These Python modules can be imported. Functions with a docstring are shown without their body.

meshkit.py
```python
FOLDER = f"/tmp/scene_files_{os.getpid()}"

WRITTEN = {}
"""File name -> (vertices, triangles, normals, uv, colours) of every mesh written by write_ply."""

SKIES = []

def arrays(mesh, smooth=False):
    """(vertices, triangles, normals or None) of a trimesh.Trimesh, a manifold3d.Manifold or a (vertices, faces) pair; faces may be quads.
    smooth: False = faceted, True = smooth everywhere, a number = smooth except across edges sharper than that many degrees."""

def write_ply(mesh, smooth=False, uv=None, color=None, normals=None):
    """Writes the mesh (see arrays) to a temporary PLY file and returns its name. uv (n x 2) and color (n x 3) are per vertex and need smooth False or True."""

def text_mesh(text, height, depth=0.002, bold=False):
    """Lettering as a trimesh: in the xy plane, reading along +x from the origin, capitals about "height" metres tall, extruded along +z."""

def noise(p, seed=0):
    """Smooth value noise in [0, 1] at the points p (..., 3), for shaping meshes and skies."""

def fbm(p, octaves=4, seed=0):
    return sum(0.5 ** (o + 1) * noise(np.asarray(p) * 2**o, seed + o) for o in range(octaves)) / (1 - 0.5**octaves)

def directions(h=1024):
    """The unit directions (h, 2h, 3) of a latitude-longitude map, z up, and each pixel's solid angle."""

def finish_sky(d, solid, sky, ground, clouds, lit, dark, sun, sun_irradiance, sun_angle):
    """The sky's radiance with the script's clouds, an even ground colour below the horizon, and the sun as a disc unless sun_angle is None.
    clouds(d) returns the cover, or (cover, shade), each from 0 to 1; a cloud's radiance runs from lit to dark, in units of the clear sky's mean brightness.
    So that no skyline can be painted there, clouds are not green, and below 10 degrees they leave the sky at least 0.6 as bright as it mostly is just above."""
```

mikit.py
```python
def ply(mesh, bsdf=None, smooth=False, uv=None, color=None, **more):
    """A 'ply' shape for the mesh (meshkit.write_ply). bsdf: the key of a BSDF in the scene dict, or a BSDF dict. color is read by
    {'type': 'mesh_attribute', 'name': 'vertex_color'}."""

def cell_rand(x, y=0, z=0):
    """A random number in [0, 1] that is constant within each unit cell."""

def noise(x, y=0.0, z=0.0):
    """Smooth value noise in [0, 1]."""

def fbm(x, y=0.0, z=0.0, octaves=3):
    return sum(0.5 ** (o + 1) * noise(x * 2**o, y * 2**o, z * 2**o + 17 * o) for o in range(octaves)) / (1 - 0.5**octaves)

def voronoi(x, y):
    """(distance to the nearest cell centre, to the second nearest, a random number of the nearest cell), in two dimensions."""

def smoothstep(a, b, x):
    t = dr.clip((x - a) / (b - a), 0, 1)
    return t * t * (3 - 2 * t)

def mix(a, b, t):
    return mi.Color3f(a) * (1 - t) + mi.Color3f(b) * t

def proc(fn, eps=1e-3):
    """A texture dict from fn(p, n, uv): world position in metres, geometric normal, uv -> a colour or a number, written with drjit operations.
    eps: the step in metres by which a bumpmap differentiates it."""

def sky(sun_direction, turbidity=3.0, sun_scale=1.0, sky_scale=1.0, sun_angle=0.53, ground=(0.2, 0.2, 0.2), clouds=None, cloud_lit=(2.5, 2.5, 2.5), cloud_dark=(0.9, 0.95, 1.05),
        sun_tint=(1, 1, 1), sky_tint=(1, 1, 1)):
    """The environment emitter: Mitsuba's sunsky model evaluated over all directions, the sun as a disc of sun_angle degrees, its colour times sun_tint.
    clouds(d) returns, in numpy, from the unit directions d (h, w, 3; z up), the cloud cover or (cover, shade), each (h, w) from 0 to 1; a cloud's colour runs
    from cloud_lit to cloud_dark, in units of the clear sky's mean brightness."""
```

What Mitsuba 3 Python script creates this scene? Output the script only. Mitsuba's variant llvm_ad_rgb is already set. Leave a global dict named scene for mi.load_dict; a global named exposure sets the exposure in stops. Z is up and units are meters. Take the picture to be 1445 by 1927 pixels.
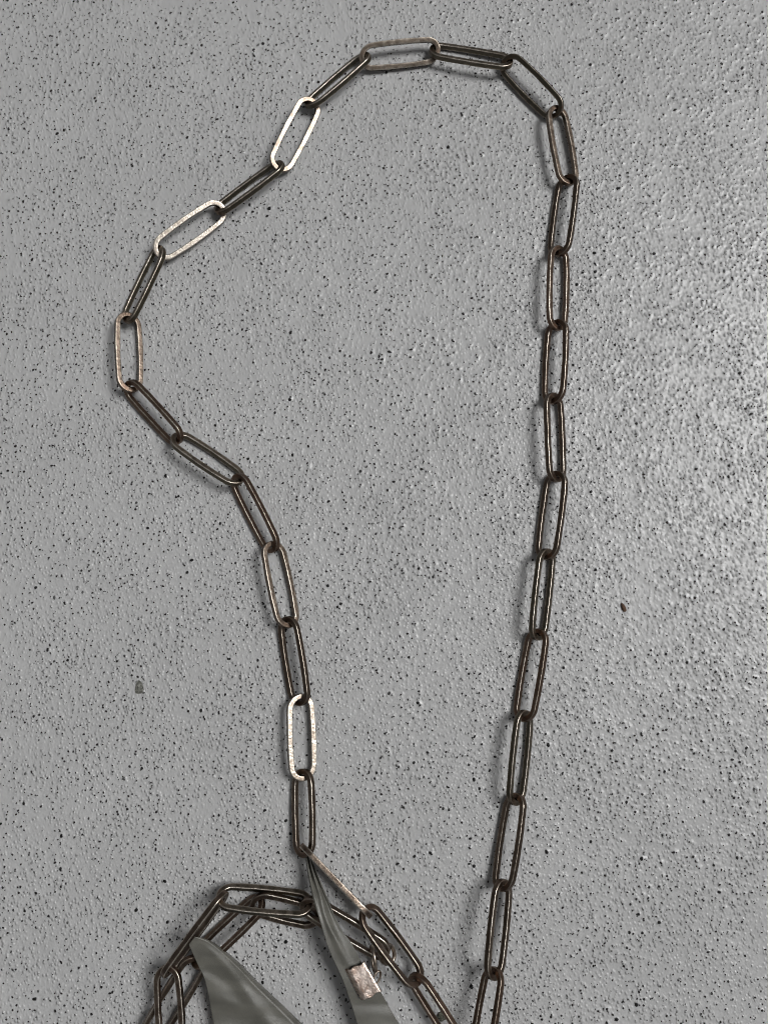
import math
import numpy as np
import trimesh
import mitsuba as mi
import drjit as dr
import mikit
import meshkit
from scipy.ndimage import gaussian_filter, map_coordinates
from scipy.interpolate import PchipInterpolator

T = mi.ScalarTransform4f
rng = np.random.default_rng(7)
scene, labels = {}, {}

# ------------------------------------------------------------------ camera
PX = 0.00013                       # metres per photograph pixel at the middle of the picture
PW, PH = 1445, 1927
FOV, TILT = 60.0, math.radians(7.3)
DIST = (PH / 2 * PX) / math.tan(math.radians(FOV / 2))
CAM = np.array([0, -DIST * math.sin(TILT), DIST * math.cos(TILT)])
FWD = -CAM / np.linalg.norm(CAM)
RIGHT = np.array([1.0, 0, 0])
UP = np.cross(RIGHT, FWD)
scene['camera'] = {'type': 'perspective', 'fov': FOV, 'fov_axis': 'y', 'near_clip': 0.01, 'far_clip': 20.0,
                   'to_world': T().look_at(origin=CAM.tolist(), target=[0, 0, 0], up=[0, 1, 0])}

# ------------------------------------------------------------------ light: soft bright sky with a veiled sun to the right
SUN = (0.545, 0.19, 0.82)
scene['sky'] = mikit.sky(SUN, turbidity=3, sun_scale=0.3, sun_angle=26, clouds=lambda d: 1.0,
                         cloud_lit=(0.2, 0.2, 0.2), sun_tint=(0.82, 0.98, 1.27))
exposure = 2.92


def at(px, py, z=0.0):
    """The point at height z (metres) that stands at this place of the picture."""
    k = 2 * math.tan(math.radians(FOV / 2)) / PH
    d = FWD + RIGHT * (px - PW / 2) * k + UP * (PH / 2 - py) * k
    return CAM + d * (z - CAM[2]) / d[2]


# ------------------------------------------------------------------ materials
noise, fbm, smoothstep, mix = mikit.noise, mikit.fbm, mikit.smoothstep, mikit.mix
VC = {'type': 'mesh_attribute', 'name': 'vertex_color'}


def table_color(p, n, uv):
    a = fbm(p.x * 60, p.y * 60, 3.0, octaves=3)
    b = noise(p.x * 900, p.y * 900, 1.0)
    v = 0.37 * (0.93 + 0.10 * a + 0.06 * b)
    return mi.Color3f(v, v * 1.002, v * 1.006)


def table_bump(p, n, uv):
    u, v = p.x + 0.40 * p.y, p.y - 0.40 * p.x
    near, _, r = mikit.voronoi(u * 1120, v * 800)
    dome = (1 - smoothstep(0.04, 0.46, near)) * r * (0.6 + 0.7 * smoothstep(0.25, 0.75, noise(p.x * 330, p.y * 330, 8.0))) * (0.7 + 0.35 * smoothstep(0.25, 0.6, noise(p.x * 52, p.y * 52, 4.0)))
    return dome + 0.04 * noise(p.x * 3600, p.y * 3600, 2.0)


def table_rough(p, n, uv):
    return 0.28 + 0.13 * fbm(p.x * 160, p.y * 160, 9.0, octaves=3)


scene['table_paint'] = {'type': 'bumpmap', 'scale': 0.00027, 'arbitrary': mikit.proc(table_bump, eps=5e-5),
                        'bsdf': {'type': 'principled', 'base_color': mikit.proc(table_color), 'roughness': mikit.proc(table_rough), 'specular': 0.5}}
scene['speck_black'] = {'type': 'principled', 'base_color': VC, 'roughness': 0.6, 'specular': 0.25}


def metal_rough(p, n, uv):
    return 0.25 + 0.22 * fbm(p.x * 1500, p.y * 1500, p.z * 1500, octaves=2)


def metal_bump(p, n, uv):
    return fbm(p.x * 3000, p.y * 3000, p.z * 3000, octaves=2)


scene['old_metal'] = {'type': 'bumpmap', 'scale': 0.000016, 'arbitrary': mikit.proc(metal_bump, eps=5e-5),
                      'bsdf': {'type': 'principled', 'base_color': VC, 'metallic': 1.0, 'roughness': mikit.proc(metal_rough)}}


def satin_color(p, n, uv):
    w = noise(uv.x * 9.0, uv.y * 900.0, 2.0)
    m = fbm(p.x * 160, p.y * 160, 4.0, octaves=3)
    k = 0.5 + 0.5 * dr.sin(uv.x * 150.0 + 1.5 * noise(uv.x * 30, uv.y * 30, 6.0)) * dr.sin(uv.y * 170.0)
    m = 0.55 * m + 0.2 * k + 0.25 * noise(uv.x * 40.0, uv.y * 75.0, 3.0)
    moire_sheen = smoothstep(0.35, 0.9, 0.5 + 0.5 * dr.sin(uv.x * 9.5 - uv.y * 1.2 + 3.5 * fbm(uv.x * 1.3, uv.y * 1.8, 7.0, octaves=2)))  # moire pattern of the cloth, with satin sheen bands painted into the colour
    m = 0.50 * m + 0.38 * moire_sheen * (0.7 + 0.6 * k)
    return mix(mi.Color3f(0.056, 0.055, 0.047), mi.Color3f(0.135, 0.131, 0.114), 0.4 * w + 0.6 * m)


def satin_bump(p, n, uv):
    a = 0.5 + 0.5 * dr.sin(uv.x * 330.0) * dr.sin(uv.y * 900.0)
    return a + 0.6 * noise(uv.x * 160, uv.y * 420, 1.0)


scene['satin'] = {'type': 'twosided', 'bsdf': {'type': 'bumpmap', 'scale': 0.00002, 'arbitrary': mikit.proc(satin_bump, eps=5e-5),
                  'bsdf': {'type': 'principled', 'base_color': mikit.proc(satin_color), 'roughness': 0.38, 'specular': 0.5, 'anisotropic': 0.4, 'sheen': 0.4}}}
scene['worn_copper'] = {'type': 'bumpmap', 'scale': 0.00006, 'arbitrary': mikit.proc(metal_bump, eps=5e-5),
                        'bsdf': {'type': 'principled', 'base_color': VC, 'metallic': 0.9, 'roughness': 0.40}}
scene['dirt'] = {'type': 'principled', 'base_color': VC, 'roughness': 0.75, 'specular': 0.2}


def obj(key, mesh, bsdf, smooth=True, color=None, uv=None):
    base, k = key, 0
    while key in scene:
        k += 1
        key = f'{base}_{k:03d}'
    scene[key] = mikit.ply(mesh, bsdf, smooth=smooth, color=color, uv=uv)
    return key


# ------------------------------------------------------------------ tabletop: a sheet with a lumpy coat
STEP = 0.00025
X0, X1, Y0, Y1 = -0.112, 0.112, -0.145, 0.150
nx, ny = int(round((X1 - X0) / STEP)) + 1, int(round((Y1 - Y0) / STEP)) + 1
gx, gy = np.linspace(X0, X1, nx), np.linspace(Y0, Y1, ny)
area_px = nx * ny * (STEP / PX) ** 2


def impulses(count, lo, hi, sigma_mm, mask=None):
    im = np.zeros((ny, nx))
    i, j = rng.integers(0, ny, count), rng.integers(0, nx, count)
    amp = rng.uniform(lo, hi, count)
    if mask is not None:
        amp = amp * mask[i, j]
    np.add.at(im, (i, j), amp)
    s = sigma_mm / 1000 / STEP
    return gaussian_filter(im, s) * (2 * np.pi * s * s)


big = gaussian_filter(rng.normal(size=(ny, nx)), 0.009 / STEP)
big /= big.std()
med = gaussian_filter(rng.normal(size=(ny, nx)), 0.0025 / STEP)
med /= med.std()
lumpy = np.clip(0.75 + 0.28 * big + 0.22 * med, 0.12, 1.5)       # some stretches are smoother than others
H = impulses(int(area_px / 200), 0.02, 0.09, 0.26, lumpy)
H += impulses(int(area_px / 500), 0.02, 0.08, 0.34, lumpy)
H += impulses(int(area_px / 2500), -0.04, 0.06, 0.9, lumpy)
H += 0.02 * med
# dark specks, each on a small lump of the coat
cell = math.sqrt(98) * PX
cgx, cgy = np.meshgrid(np.arange(X0 + cell, X1 - cell, cell), np.arange(Y0 + cell, Y1 - cell, cell))
sx = cgx.ravel() + rng.uniform(-0.6, 0.6, cgx.size) * cell
sy = cgy.ravel() + rng.uniform(-0.6, 0.6, cgx.size) * cell
n_specks = len(sx)
keep = rng.random(n_specks) < np.clip(0.72 + 0.25 * map_coordinates(med, [(sy - Y0) / STEP, (sx - X0) / STEP], order=1), 0.25, 1)
sx, sy = sx[keep], sy[keep]
n_specks = len(sx)
srad = np.clip(rng.lognormal(math.log(0.0002), 0.30, n_specks), 0.00011, 0.00055)
im = np.zeros((ny, nx))
np.add.at(im, (np.clip(((sy - Y0) / STEP).round().astype(int), 0, ny - 1), np.clip(((sx + 0.00022 - X0) / STEP).round().astype(int), 0, nx - 1)), srad / 0.00025 * 0.10)
s_ = 0.34e-3 / STEP
H += gaussian_filter(im, s_) * (2 * np.pi * s_ * s_)
H -= np.median(H)
H *= 0.001
edge = np.minimum.reduce([np.broadcast_to((gx - X0)[None], H.shape), np.broadcast_to((X1 - gx)[None], H.shape),
                          np.broadcast_to((gy - Y0)[:, None], H.shape), np.broadcast_to((Y1 - gy)[:, None], H.shape)])
H *= np.clip(edge / 0.004, 0, 1)
GX, GY = np.meshgrid(gx, gy)
V = np.stack([GX.ravel(), GY.ravel(), H.ravel()], 1)
idx = np.arange(nx * ny).reshape(ny, nx)
F = np.vstack([np.stack([idx[:-1, :-1], idx[:-1, 1:], idx[1:, 1:]], -1).reshape(-1, 3), np.stack([idx[:-1, :-1], idx[1:, 1:], idx[1:, :-1]], -1).reshape(-1, 3)])
# the rest of the top, as far as nothing is seen of it: a plain ring of quads joined to the sheet's edge
R = 0.45
ring_in = [idx[0, 0], idx[0, -1], idx[-1, -1], idx[-1, 0]]
V = np.vstack([V, [[-R, -R, 0], [R, -R, 0], [R, R, 0], [-R, R, 0]]])
o = nx * ny
for k in range(4):
    a, b, c, d = o + k, o + (k + 1) % 4, ring_in[(k + 1) % 4], ring_in[k]
    F = np.vstack([F, [[a, b, c], [a, c, d]]])
obj('tabletop', (V, F), 'table_paint', smooth=True)
labels['tabletop'] = {'label': 'pale grey lumpy tabletop sprinkled with black specks under the necklace', 'kind': 'structure'}


def height(x, y):
    return map_coordinates(H, [(np.atleast_1d(y) - Y0) / STEP, (np.atleast_1d(x) - X0) / STEP], order=1, mode='nearest')


def specks():
    m = 7
    ang = np.arange(m) * 2 * np.pi / m
    el = rng.uniform(1.0, 1.5, n_specks)
    th = np.radians(rng.normal(45, 45, n_specks))
    rr = srad[:, None] * rng.uniform(0.75, 1.2, (n_specks, m))
    lx, ly = rr * np.cos(ang) * np.sqrt(el)[:, None], rr * np.sin(ang) / np.sqrt(el)[:, None]
    wx = sx[:, None] + lx * np.cos(th)[:, None] - ly * np.sin(th)[:, None]
    wy = sy[:, None] + lx * np.sin(th)[:, None] + ly * np.cos(th)[:, None]
    outer = np.stack([wx, wy, height(wx, wy) - 0.00003], -1)
    mx, my = sx[:, None] + (wx - sx[:, None]) * 0.75, sy[:, None] + (wy - sy[:, None]) * 0.75
    mid = np.stack([mx, my, height(mx, my) + 0.00006], -1)
    top = np.stack([sx, sy, height(sx, sy) + 0.00009], -1)[:, None]
    v = np.concatenate([outer, mid, top], 1).reshape(-1, 3)
    f = []
    for k in range(m):
        q = (k + 1) % m
        f += [[k, q, m + q], [k, m + q, m + k], [m + k, m + q, 2 * m]]
    f = (np.array(f)[None] + (np.arange(n_specks) * (2 * m + 1))[:, None, None]).reshape(-1, 3)
    tone = np.where(rng.random(n_specks) < 0.2, rng.uniform(0.02, 0.09, n_specks), rng.uniform(0.002, 0.012, n_specks))
    return (v, f), np.repeat(tone, 2 * m + 1)[:, None] * np.ones(3)


sm, sc = specks()
obj('tabletop__speck', sm, 'speck_black', smooth=True, color=sc)
labels['tabletop__speck'] = {'label': 'black specks scattered over the pale grey tabletop', 'kind': 'stuff'}

# ------------------------------------------------------------------ the necklace
W_OUT, WIRE, THICK = 51 * PX, 9.8 * PX, 9.8 * PX


def need(roll):
    r = abs(roll)
    return W_OUT / 2 * math.sin(r) + THICK / 2 * math.cos(r)


PROFILE = []                                             # (corner x, corner y, angle of the normal, how exposed to wear) round the wire
CORNERS = ((1, 1), (-1, 1), (-1, -1), (1, -1))
for ci, (cx, cy) in enumerate(CORNERS):
    for a, e in ((0, .3), (30, 1.0), (60, 1.0), (90, .3)):
        PROFILE.append((cx, cy, math.radians(90 * ci + a), e))
    qx, qy = CORNERS[(ci + 1) % 4]
    for t in (1 / 3, 2 / 3):
        PROFILE.append((cx + (qx - cx) * t, cy + (qy - cy) * t, math.radians(90 * ci + 90), 0.0))


def link_mesh(a, b, roll, wear, seed, length=None, tone=0):
    """A flattened wire link from joint a to joint b, rolled about its length. Returns (mesh, vertex colours)."""
    g = np.random.default_rng(seed)
    a, b = np.asarray(a, float), np.asarray(b, float)
    ax = b - a
    half = np.linalg.norm(ax) / 2 + WIRE * 0.62
    ax /= np.linalg.norm(ax)
    side0 = np.cross([0, 0, 1.0], ax)
    side0 /= np.linalg.norm(side0)
    up0 = np.cross(ax, side0)
    side = side0 * math.cos(roll) + up0 * math.sin(roll)
    nrm = np.cross(ax, side)
    r = (W_OUT - WIRE) / 2
    rs = half - r
    sk, bow = g.normal(0, 0.10), g.uniform(0.12, 0.20)
    pts = []
    nr, na = 92, 36
    for t in np.linspace(-1, 1, nr, endpoint=False):
        pts.append((t * rs, -r))
    for t in np.linspace(-90, 90, na, endpoint=False):
        pts.append((rs + r * math.cos(math.radians(t)), r * math.sin(math.radians(t))))
    for t in np.linspace(1, -1, nr, endpoint=False):
        pts.append((t * rs, r))
    for t in np.linspace(90, 270, na, endpoint=False):
        pts.append((-rs + r * math.cos(math.radians(t)), r * math.sin(math.radians(t))))
    p = np.array(pts)
    # ends a little narrower than the middle, uneven by hand
    q = p[:, 0] / half
    p[:, 1] *= 1.0 + bow * (0.35 - q ** 2)
    p[:, 0] += sk * p[:, 1] * (1 - np.abs(q) * 0.3)
    n = len(p)
    tan = np.roll(p, -1, 0) - np.roll(p, 1, 0)
    tan /= np.linalg.norm(tan, axis=1, keepdims=True)
    out = np.stack([tan[:, 1], -tan[:, 0]], 1)
    cr = WIRE * 0.17
    ph = g.uniform(0, 6.28, 4)
    s = np.arange(n) / n * 2 * np.pi
    wob = 1 + 0.05 * np.sin(3 * s + ph[0]) + 0.035 * np.sin(7 * s + ph[1])
    P3, C = [], []
    ctr = (a + b) / 2
    worn = np.array([0.62, 0.57, 0.505])
    tan_c = np.array([0.30, 0.25, 0.205])
    dark = [np.array([0.112, 0.086, 0.068]), np.array([0.106, 0.094, 0.072]), np.array([0.130, 0.090, 0.068])][tone]
    rust = np.array([0.135, 0.070, 0.042])
    nP = len(PROFILE)
    for cx, cy, an, _ in PROFILE:
        u = (WIRE / 2 - cr) * cx * wob + cr * math.cos(an)
        w = (THICK / 2 - cr) * cy + cr * math.sin(an)
        xy = p + out * u[:, None]
        P3.append(ctr + xy[:, :1] * ax + xy[:, 1:] * side + nrm * w)
    P3 = np.stack(P3, 1)                                   # n, nP, 3
    f1 = meshkit.fbm(P3 * 900, 3, seed % 50)
    f2 = meshkit.fbm(P3 * 4500 + 7.7, 2, seed % 50 + 3)
    f3 = meshkit.fbm(P3 * 250 + 3.1, 2, seed % 50 + 5)
    corner = np.array([q_[3] for q_ in PROFILE])[None]
    topface = np.array([0.0] * nP)
    for k, (cx, cy, an, _) in enumerate(PROFILE):
        topface[k] = max(0.0, math.sin(an)) if cy > 0 else 0.0
    endness = np.clip((np.abs(p[:, 0]) - (half - 0.75 * r)) / (0.6 * r), 0, 1)[:, None]
    wmask = np.clip(wear * (0.35 + 0.85 * topface[None]) + 0.8 * (f1 - 0.5) + 0.55 * (f2 - 0.5) * (0.5 + 0.5 * wear) + 0.80 * corner * (0.5 + f3) - 0.30, 0, 1)
    wmask *= 1 - 0.45 * endness * (1 - wear)
    col = dark[None, None] * (0.75 + 0.5 * f1[..., None])
    lo = np.clip(wmask * 2, 0, 1)[..., None]
    hi = np.clip(wmask * 2 - 1, 0, 1)[..., None]
    col = col * (1 - lo) + tan_c * lo
    col = col * (1 - hi) + worn * hi
    rm = (endness * np.clip((f1 - 0.35) * 2.5, 0, 1) * (0.75 - 0.6 * wear))[..., None]
    col = col * (1 - rm) + rust * (0.7 + 0.6 * f2[..., None]) * rm
    P3 = P3 + (f2 - 0.5)[..., None] * 0.00006
    ii = np.arange(n * nP).reshape(n, nP)
    jj, kk = np.roll(ii, -1, 0), np.roll(ii, -1, 1)
    jk = np.roll(jj, -1, 1)
    f = np.vstack([np.stack([ii, jj, jk], -1).reshape(-1, 3), np.stack([ii, jk, kk], -1).reshape(-1, 3)])
    return (P3.reshape(-1, 3), f), col.reshape(-1, 3)


# joints of the long loop, from the lowest joint on the left, over the top, to the lower edge on the right
J = [(573, 1602), (570, 1458), (565, 1317), (542, 1171), (513, 1029), (448, 902), (334, 825), (245, 728), (241, 598), (301, 473), (414, 394),
     (525, 312), (585, 195), (686, 108), (818, 95), (955, 117), (1046, 209), (1069, 339), (1051, 473), (1048, 612), (1041, 750), (1047, 897),
     (1028, 1043), (1012, 1194), (986, 1347), (970, 1504), (946, 1666), (929, 1832), (900, 2000)]
# roll in degrees: plus = the rail on the left of the walking direction is higher; wear 0..1; tone of the tarnish
L = [(-40, .22, 0), (20, .68, 0), (-38, .10, 0), (36, .35, 0), (-45, .10, 2), (40, .50, 1), (-46, .15, 2), (33, .24, 0), (-40, .30, 1),
     (20, .88, 0), (-39, .26, 1), (21, .46, 0), (-39, .34, 1), (26, .50, 0), (-25, .42, 1), (40, .12, 1), (-22, .28, 0), (40, .10, 0),
     (-33, .25, 2), (44, .10, 2), (-40, .18, 0), (45, .08, 0), (-44, .28, 1), (48, .10, 2), (-45, .30, 1), (52, .10, 0), (-44, .28, 0),
     (56, .08, 2)]
lift = {0: 8, 9: 6, 10: -4, 27: 26, 28: 46, 26: 8}                     # photograph pixels of extra height where the chain leaves the table
rolls = [math.radians(x[0]) for x in L]
zj = []
for i in range(len(J)):
    n_ = [need(rolls[k]) for k in (i - 1, i) if 0 <= k < len(L)]
    zj.append((0.75 * max(n_) + 0.25 * min(n_)) + lift.get(i, 0) * PX)
for i in range(len(L)):                                   # no link may sink into the table
    short = need(rolls[i]) - (zj[i] + zj[i + 1]) / 2
    if short > 0:
        zj[i] += short
        zj[i + 1] += short
JP = [at(x, y, z + 0.00004) for (x, y), z in zip(J, zj)]
labels['chain_necklace'] = {'label': 'long tarnished chain necklace of flat paperclip links looped on the tabletop', 'category': 'necklace'}
bright = {1: 'pale polished link low on the left strand', 9: 'pale polished link at the outer bend of the upper left strand', 11: 'pale polished link nearest below the top of the loop'}
LINKS = []


def add_link(a, b, roll, wear, tone, label=None):
    m, c = link_mesh(a, b, roll, wear, 100 + len(LINKS), tone=tone)
    key = obj('chain_necklace__link', m, 'old_metal', smooth=True, color=c)
    LINKS.append((key, m))
    if label:
        labels[key] = {'label': label}


for i, (deg, wear, tone) in enumerate(L):
    add_link(JP[i], JP[i + 1], rolls[i], wear, tone, bright.get(i))


def run(spec):
    """Links given by both ends (pixel, pixel, height in pixels)."""
    for (ax_, ay_, az_), (bx_, by_, bz_), deg, wear, tone in spec:
        add_link(at(ax_, ay_, az_ * PX), at(bx_, by_, bz_ * PX), math.radians(deg), wear, tone)


# where the loop comes down to the ribbon and runs on to the lower right
run([((575, 1598, 37), (690, 1717, 44), 77, .9, 0),
     ((690, 1717, 44), (783, 1842, 40), -45, .15, 0),
     ((783, 1842, 40), (866, 1972, 40), 48, .08, 2)])
# the second strand, bunched on the left below: upper layer
run([((577, 1702, 31), (419, 1687, 40), 48, .44, 1),
     ((419, 1687, 40), (315, 1828, 46), -75, .50, 0),
     ((315, 1828, 47), (325, 1985, 44), 14, .38, 2)])
# its under layer; the first link ends loose under the ribbon
run([((592, 1727, 9), (483, 1699, 19), -20, .28, 0),
     ((487, 1699, 20), (372, 1808, 27), 50, .24, 2),
     ((370, 1810, 26), (284, 1950, 16), -24, .24, 0)])
# the last link behind the ribbon, towards the jump rings
run([((577, 1702, 31), (722, 1790, 25), 28, .44, 0)])


def tube(path, radius, closed=False, m=10, prof=None):
    p = np.asarray(path, float)
    n = len(p)
    t = np.roll(p, -1, 0) - np.roll(p, 1, 0)
    if not closed:
        t[0], t[-1] = p[1] - p[0], p[-1] - p[-2]
    t /= np.linalg.norm(t, axis=1, keepdims=True)
    ref = np.array([0.3, 0.2, 0.93])
    u = np.cross(t, ref)
    u /= np.linalg.norm(u, axis=1, keepdims=True)
    v = np.cross(t, u)
    an = np.arange(m) * 2 * np.pi / m
    V = p[:, None] + radius * (np.cos(an)[None, :, None] * u[:, None] + np.sin(an)[None, :, None] * v[:, None])
    ii = np.arange(n * m).reshape(n, m)
    jj = np.roll(ii, -1, 0) if closed else ii[1:]
    i0 = ii if closed else ii[:-1]
    F = np.vstack([np.stack([i0, jj, np.roll(jj, -1, 1)], -1).reshape(-1, 3), np.stack([i0, np.roll(jj, -1, 1), np.roll(i0, -1, 1)], -1).reshape(-1, 3)])
    V = V.reshape(-1, 3)
    if not closed:
        c0, c1 = len(V), len(V) + 1
        V = np.vstack([V, p[:1], p[-1:]])
        F = np.vstack([F] + [[[c0, ii[0, (k + 1) % m], ii[0, k]], [c1, ii[-1, k], ii[-1, (k + 1) % m]]] for k in range(m)])
        F = np.asarray(F)
    return V, F[:, ::-1]


def metal_colors(v, wear, seed, dark=(0.10, 0.07, 0.052), worn=(0.70, 0.62, 0.53)):
    f1, f2 = meshkit.fbm(v * 900, 3, seed), meshkit.fbm(v * 4200, 2, seed + 2)
    w = np.clip(wear + 1.6 * (f1 - 0.5) + 1.0 * (f2 - 0.5), 0, 1)[:, None]
    return np.array(dark) * (1 - w) + np.array(worn) * w


def oval(c, a, b, n=40):
    an = np.arange(n) * 2 * np.pi / n
    return np.asarray(c) + np.cos(an)[:, None] * np.asarray(a) + np.sin(an)[:, None] * np.asarray(b)


cr_v, cr_f = tube(oval(at(728, 1795, 24 * PX), [12.5 * PX, -4 * PX, 5 * PX], [4 * PX, 12 * PX, -8 * PX]), 3.6 * PX, True)
obj('chain_necklace__jump_ring', (cr_v, cr_f), 'old_metal', color=metal_colors(cr_v, 0.40, 9))
# jump ring between the last link and the clamp, standing nearly on edge
ra, rb = at(699.5, 1781, 30 * PX), at(706, 1833, 24 * PX)
rv, rf = tube(oval((ra + rb) / 2, (ra - rb) / 2, [3.2 * PX, 0.5 * PX, 15 * PX]), 3.0 * PX, True)
obj('chain_necklace__jump_ring', (rv, rf), 'old_metal', color=metal_colors(rv, 0.45, 5))

# ------------------------------------------------------------------ ribbons


def sheet(grid, thick, across_len):
    """A closed thin cloth from a grid of points (n along, m across)."""
    n, m = grid.shape[:2]
    du, dv = np.gradient(grid, axis=0), np.gradient(grid, axis=1)
    nn = np.cross(du, dv)
    nn /= np.linalg.norm(nn, axis=2, keepdims=True) + 1e-12
    if nn[..., 2].mean() < 0:
        nn = -nn
    top, bot = grid + nn * thick / 2, grid - nn * thick / 2
    V = np.vstack([top.reshape(-1, 3), bot.reshape(-1, 3)])
    i = np.arange(n * m).reshape(n, m)
    q = np.stack([i[:-1, :-1], i[1:, :-1], i[1:, 1:], i[:-1, 1:]], -1).reshape(-1, 4)
    qs = [q, q[:, ::-1] + n * m]
    rim = np.concatenate([i[0, :-1], i[:-1, -1], i[-1, :0:-1], i[:0:-1, 0]])
    r2 = np.roll(rim, -1)
    qs.append(np.stack([rim, r2, r2 + n * m, rim + n * m], -1))
    qs = np.vstack(qs)
    F = np.vstack([qs[:, [0, 1, 2]], qs[:, [0, 2, 3]]])
    mesh = trimesh.Trimesh(V, F, process=False)
    trimesh.repair.fix_normals(mesh)
    L_ = np.concatenate([[0], np.cumsum(np.linalg.norm(np.diff(grid[:, m // 2], axis=0), axis=1))])
    uv = np.stack(np.broadcast_arrays(L_[:, None] * 100, np.linspace(0, across_len * 100, m)[None]), -1).reshape(-1, 2)
    return (np.asarray(mesh.vertices), np.asarray(mesh.faces)), np.vstack([uv, uv])


def curve(pts, n):
    p = np.asarray(pts, float)
    s = np.concatenate([[0], np.cumsum(np.linalg.norm(np.diff(p[:, :2], axis=0), axis=1))])
    return PchipInterpolator(s / s[-1], p)(np.linspace(0, 1, n))


def ribbon(left, right, n, m, wave, tuck=0.0):
    a, b = curve(left, n), curve(right, n)
    t = np.linspace(0, 1, m)
    g = np.zeros((n, m, 3))
    for i in range(n):
        for j in range(m):
            q = a[i] * (1 - t[j]) + b[i] * t[j]
            q = q + np.array([0, 0, wave(i / (n - 1), t[j])])
            if tuck:
                e = max(0.0, (t[j] - 0.93) / 0.07)
                k = min(1.0, i / (0.25 * n))
                q = q + np.array([4.0 * e * k, -1.0 * e * k, -15.0 * e * e * k]) * tuck
            g[i, j] = at(q[0], q[1], max(q[2], 2.0) * PX)
    return g


# left tail: a wide satin end, cut on the slant, its tip lifted over the second strand
LA = [(356, 1777, 62), (364, 1796, 60), (374, 1818, 54), (385, 1842, 47), (393, 1875, 40), (402, 1927, 34), (412, 1985, 30)]
LB = [(367, 1763, 64), (389, 1769, 60), (407, 1780, 54), (430, 1799, 46), (457, 1824, 38), (480, 1848, 32), (516, 1882, 26), (562, 1926, 22), (624, 1984, 20)]
def wave1(u, v):
    w = 0.3 * math.sin(7 * u + 4 * v) + 0.25 * math.sin(11 * u * v + 1.0)
    z = 3.6 * math.sin(17.0 * u - 2.6 * v + 2.5 * w + 0.2) * (0.25 + 1.1 * u) * (1.1 - 0.75 * v)
    z += 1.0 * math.sin(41.0 * u - 7.0 * v + 3 * w) * u * (1 - v)
    z += 6.0 * math.exp(-((v - 0.72 + 0.1 * u) / 0.13) ** 2) * u
    return z
g1 = ribbon(LA, LB, 110, 60, wave1, tuck=1.0)
m1, uv1 = sheet(g1, 0.00022, 0.016)
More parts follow.
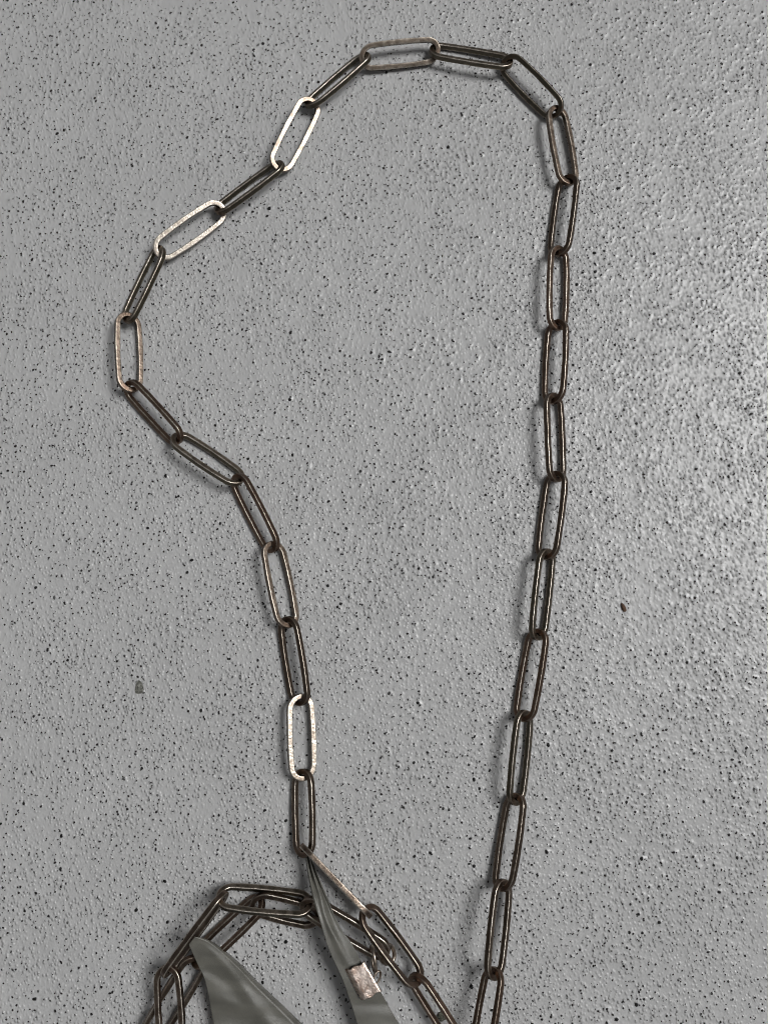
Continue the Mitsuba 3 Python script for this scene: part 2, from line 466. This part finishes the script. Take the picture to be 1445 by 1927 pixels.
obj('satin_ribbon', m1, 'satin', smooth=True, uv=uv1)
labels['satin_ribbon'] = {'label': 'wide sage grey satin ribbon tail with slanted pointed tip, left of the clamp', 'category': 'ribbon'}

# right tail: gathered where it leaves the link, widening down to the clamp and beyond
RA = [(576, 1612, 30), (578, 1632, 34), (582, 1655, 40), (590, 1692, 54), (603, 1736, 62), (620, 1790, 60), (633, 1818, 57), (646, 1847, 54), (659, 1885, 50), (672, 1927, 46), (692, 1990, 30)]
RB = [(585, 1612, 28), (592, 1632, 32), (601, 1655, 38), (621, 1702, 50), (640, 1745, 54), (659, 1771, 54), (681, 1811, 50), (697, 1838, 47), (717, 1868, 44), (732, 1895, 40), (751, 1927, 34), (790, 1990, 30)]


def wave2(u, v):
    gather = math.exp(-(u / 0.22) ** 2)
    return (5.0 * math.sin(13 * v + 2 * u) * gather + 4.5 * math.exp(-((v - 0.30 - 0.3 * u) / 0.16) ** 2) * math.exp(-((u - 0.30) / 0.2) ** 2)
            - 4.0 * math.exp(-((u - 0.73) / 0.035) ** 2) * (0.4 + 0.6 * v) + 3.0 * math.sin(4 * v + 14 * u) * max(0, u - 0.7) * 3)


g2 = ribbon(RA, RB, 130, 44, wave2)
m2, uv2 = sheet(g2, 0.00022, 0.009)
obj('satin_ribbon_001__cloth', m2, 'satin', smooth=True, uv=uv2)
labels['satin_ribbon_001'] = {'label': 'narrow sage grey satin ribbon gathered at a link and held by the metal clamp', 'category': 'ribbon'}

# the clamp: a folded metal plate with a serrated lip along its left edge
CZ = 58
c_tl, c_tr, c_br, c_bl = [at(x, y, z * PX) for x, y, z in ((657, 1824, CZ + 5), (685, 1811, CZ + 2), (717, 1865, CZ + 2), (688, 1881, CZ + 5))]


def clamp_grid():
    n, m = 40, 34
    g = np.zeros((n, m, 3))
    lng = (c_bl - c_tl) / np.linalg.norm(c_bl - c_tl)
    wid = (c_tr - c_tl) / np.linalg.norm(c_tr - c_tl)
    r2 = np.random.default_rng(3)
    ph = r2.uniform(0, 6, 6)
    for i in range(n):
        u = i / (n - 1)
        for j in range(m):
            v = j / (m - 1)
            if v < 0.22:                                 # the lip, bent down and toothed
                e = (0.22 - v) / 0.22
                tooth = 0.72 + 0.28 * (1 if (u * 8.0) % 1 < 0.55 else 0)
                p = c_tl * (1 - u) + c_bl * u
                p = p - wid * PX * (1.0 + 8.0 * e * tooth) - np.array([0, 0, 1]) * PX * 12.0 * e * tooth
            else:
                w = (v - 0.22) / 0.78
                p = (c_tl * (1 - u) + c_bl * u) * (1 - w) + (c_tr * (1 - u) + c_br * u) * w
                p = p + np.array([0, 0, 1]) * PX * (0.4 * math.sin(7 * u + ph[0] + 3 * w) + 0.12 * math.sin(9 * w + ph[1] + 6 * u) - 0.3 * math.exp(-((w - 0.45) / 0.2) ** 2) - 1.2 * max(0, w - 0.92) / 0.08)
                p = p + lng * PX * 1.2 * math.sin(9 * w + ph[2]) * (2 * u - 1)
            g[i, j] = p
    return g


mc, _ = sheet(clamp_grid(), 3.0 * PX, 0.004)
vc = np.asarray(mc[0])
obj('satin_ribbon_001__clamp', mc, 'worn_copper', smooth=True, color=metal_colors(vc, 0.62 + 30 * (vc[:, 0] - vc[:, 0].mean()), 11, dark=(0.22, 0.13, 0.085), worn=(0.86, 0.75, 0.68)))
labels['satin_ribbon_001__clamp'] = {'label': 'small pale bronze clamp with a toothed lip'}
# wire eye of the clamp that the jump ring hangs on
ev, ef = tube(oval(at(709, 1840, 40 * PX), [3.5 * PX, 11 * PX, 0], [5.5 * PX, -1.0 * PX, -3 * PX], 30), 2.0 * PX, True)
obj('satin_ribbon_001__clamp__eye', (ev, ef), 'old_metal', color=metal_colors(ev, 0.5, 17))

# ------------------------------------------------------------------ crumbs on the table


def crumb(name, px, py, lx, ly, hz, rot, cols, seed, label, cat):
    g = np.random.default_rng(seed)
    s = trimesh.creation.icosphere(subdivisions=4)
    v = np.array(s.vertices)
    d = 1 + 0.5 * (meshkit.fbm(v * 1.7 + seed, 3, seed) - 0.5)
    taper = 1 - 0.35 * v[:, 1:2] * np.array([[1, 0, 0]])
    v = v * d[:, None] * taper
    ripple = meshkit.fbm(v * 4.5 + seed * 3, 3, seed + 1)
    v = v * (1 + 0.22 * (ripple - 0.5))[:, None]
    v = v * np.array([lx, ly, hz]) * PX / 2
    c, q = math.cos(math.radians(rot)), math.sin(math.radians(rot))
    v = v @ np.array([[c, q, 0], [-q, c, 0], [0, 0, 1]])
    base = at(px, py, 0)
    v = v + base + np.array([0, 0, float(height(base[0], base[1])[0]) + hz * PX * 0.3])
    w = np.clip((ripple - 0.3) * 2.4, 0, 1)[:, None]
    obj(name, (v, s.faces), 'dirt', smooth=True, color=np.array(cols[0]) * (1 - w) + np.array(cols[1]) * w)
    labels[name] = {'label': label, 'category': cat}


crumb('seed_husk', 1172, 1143, 7, 17, 6, 22, ((0.03, 0.018, 0.012), (0.13, 0.075, 0.05)), 4, 'tiny brown seed husk lying right of the right strand', 'seed')
crumb('grit_flake', 263, 1293, 15, 25, 4, 4, ((0.035, 0.035, 0.03), (0.22, 0.22, 0.20)), 8, 'small flat olive grey flake stuck left of the left strand', 'flake')
crumb('grit_crumb', 830, 1912, 15, 16, 7, 0, ((0.015, 0.016, 0.012), (0.16, 0.16, 0.13)), 6, 'round dark crumb between the strands by the lower edge', 'crumb')
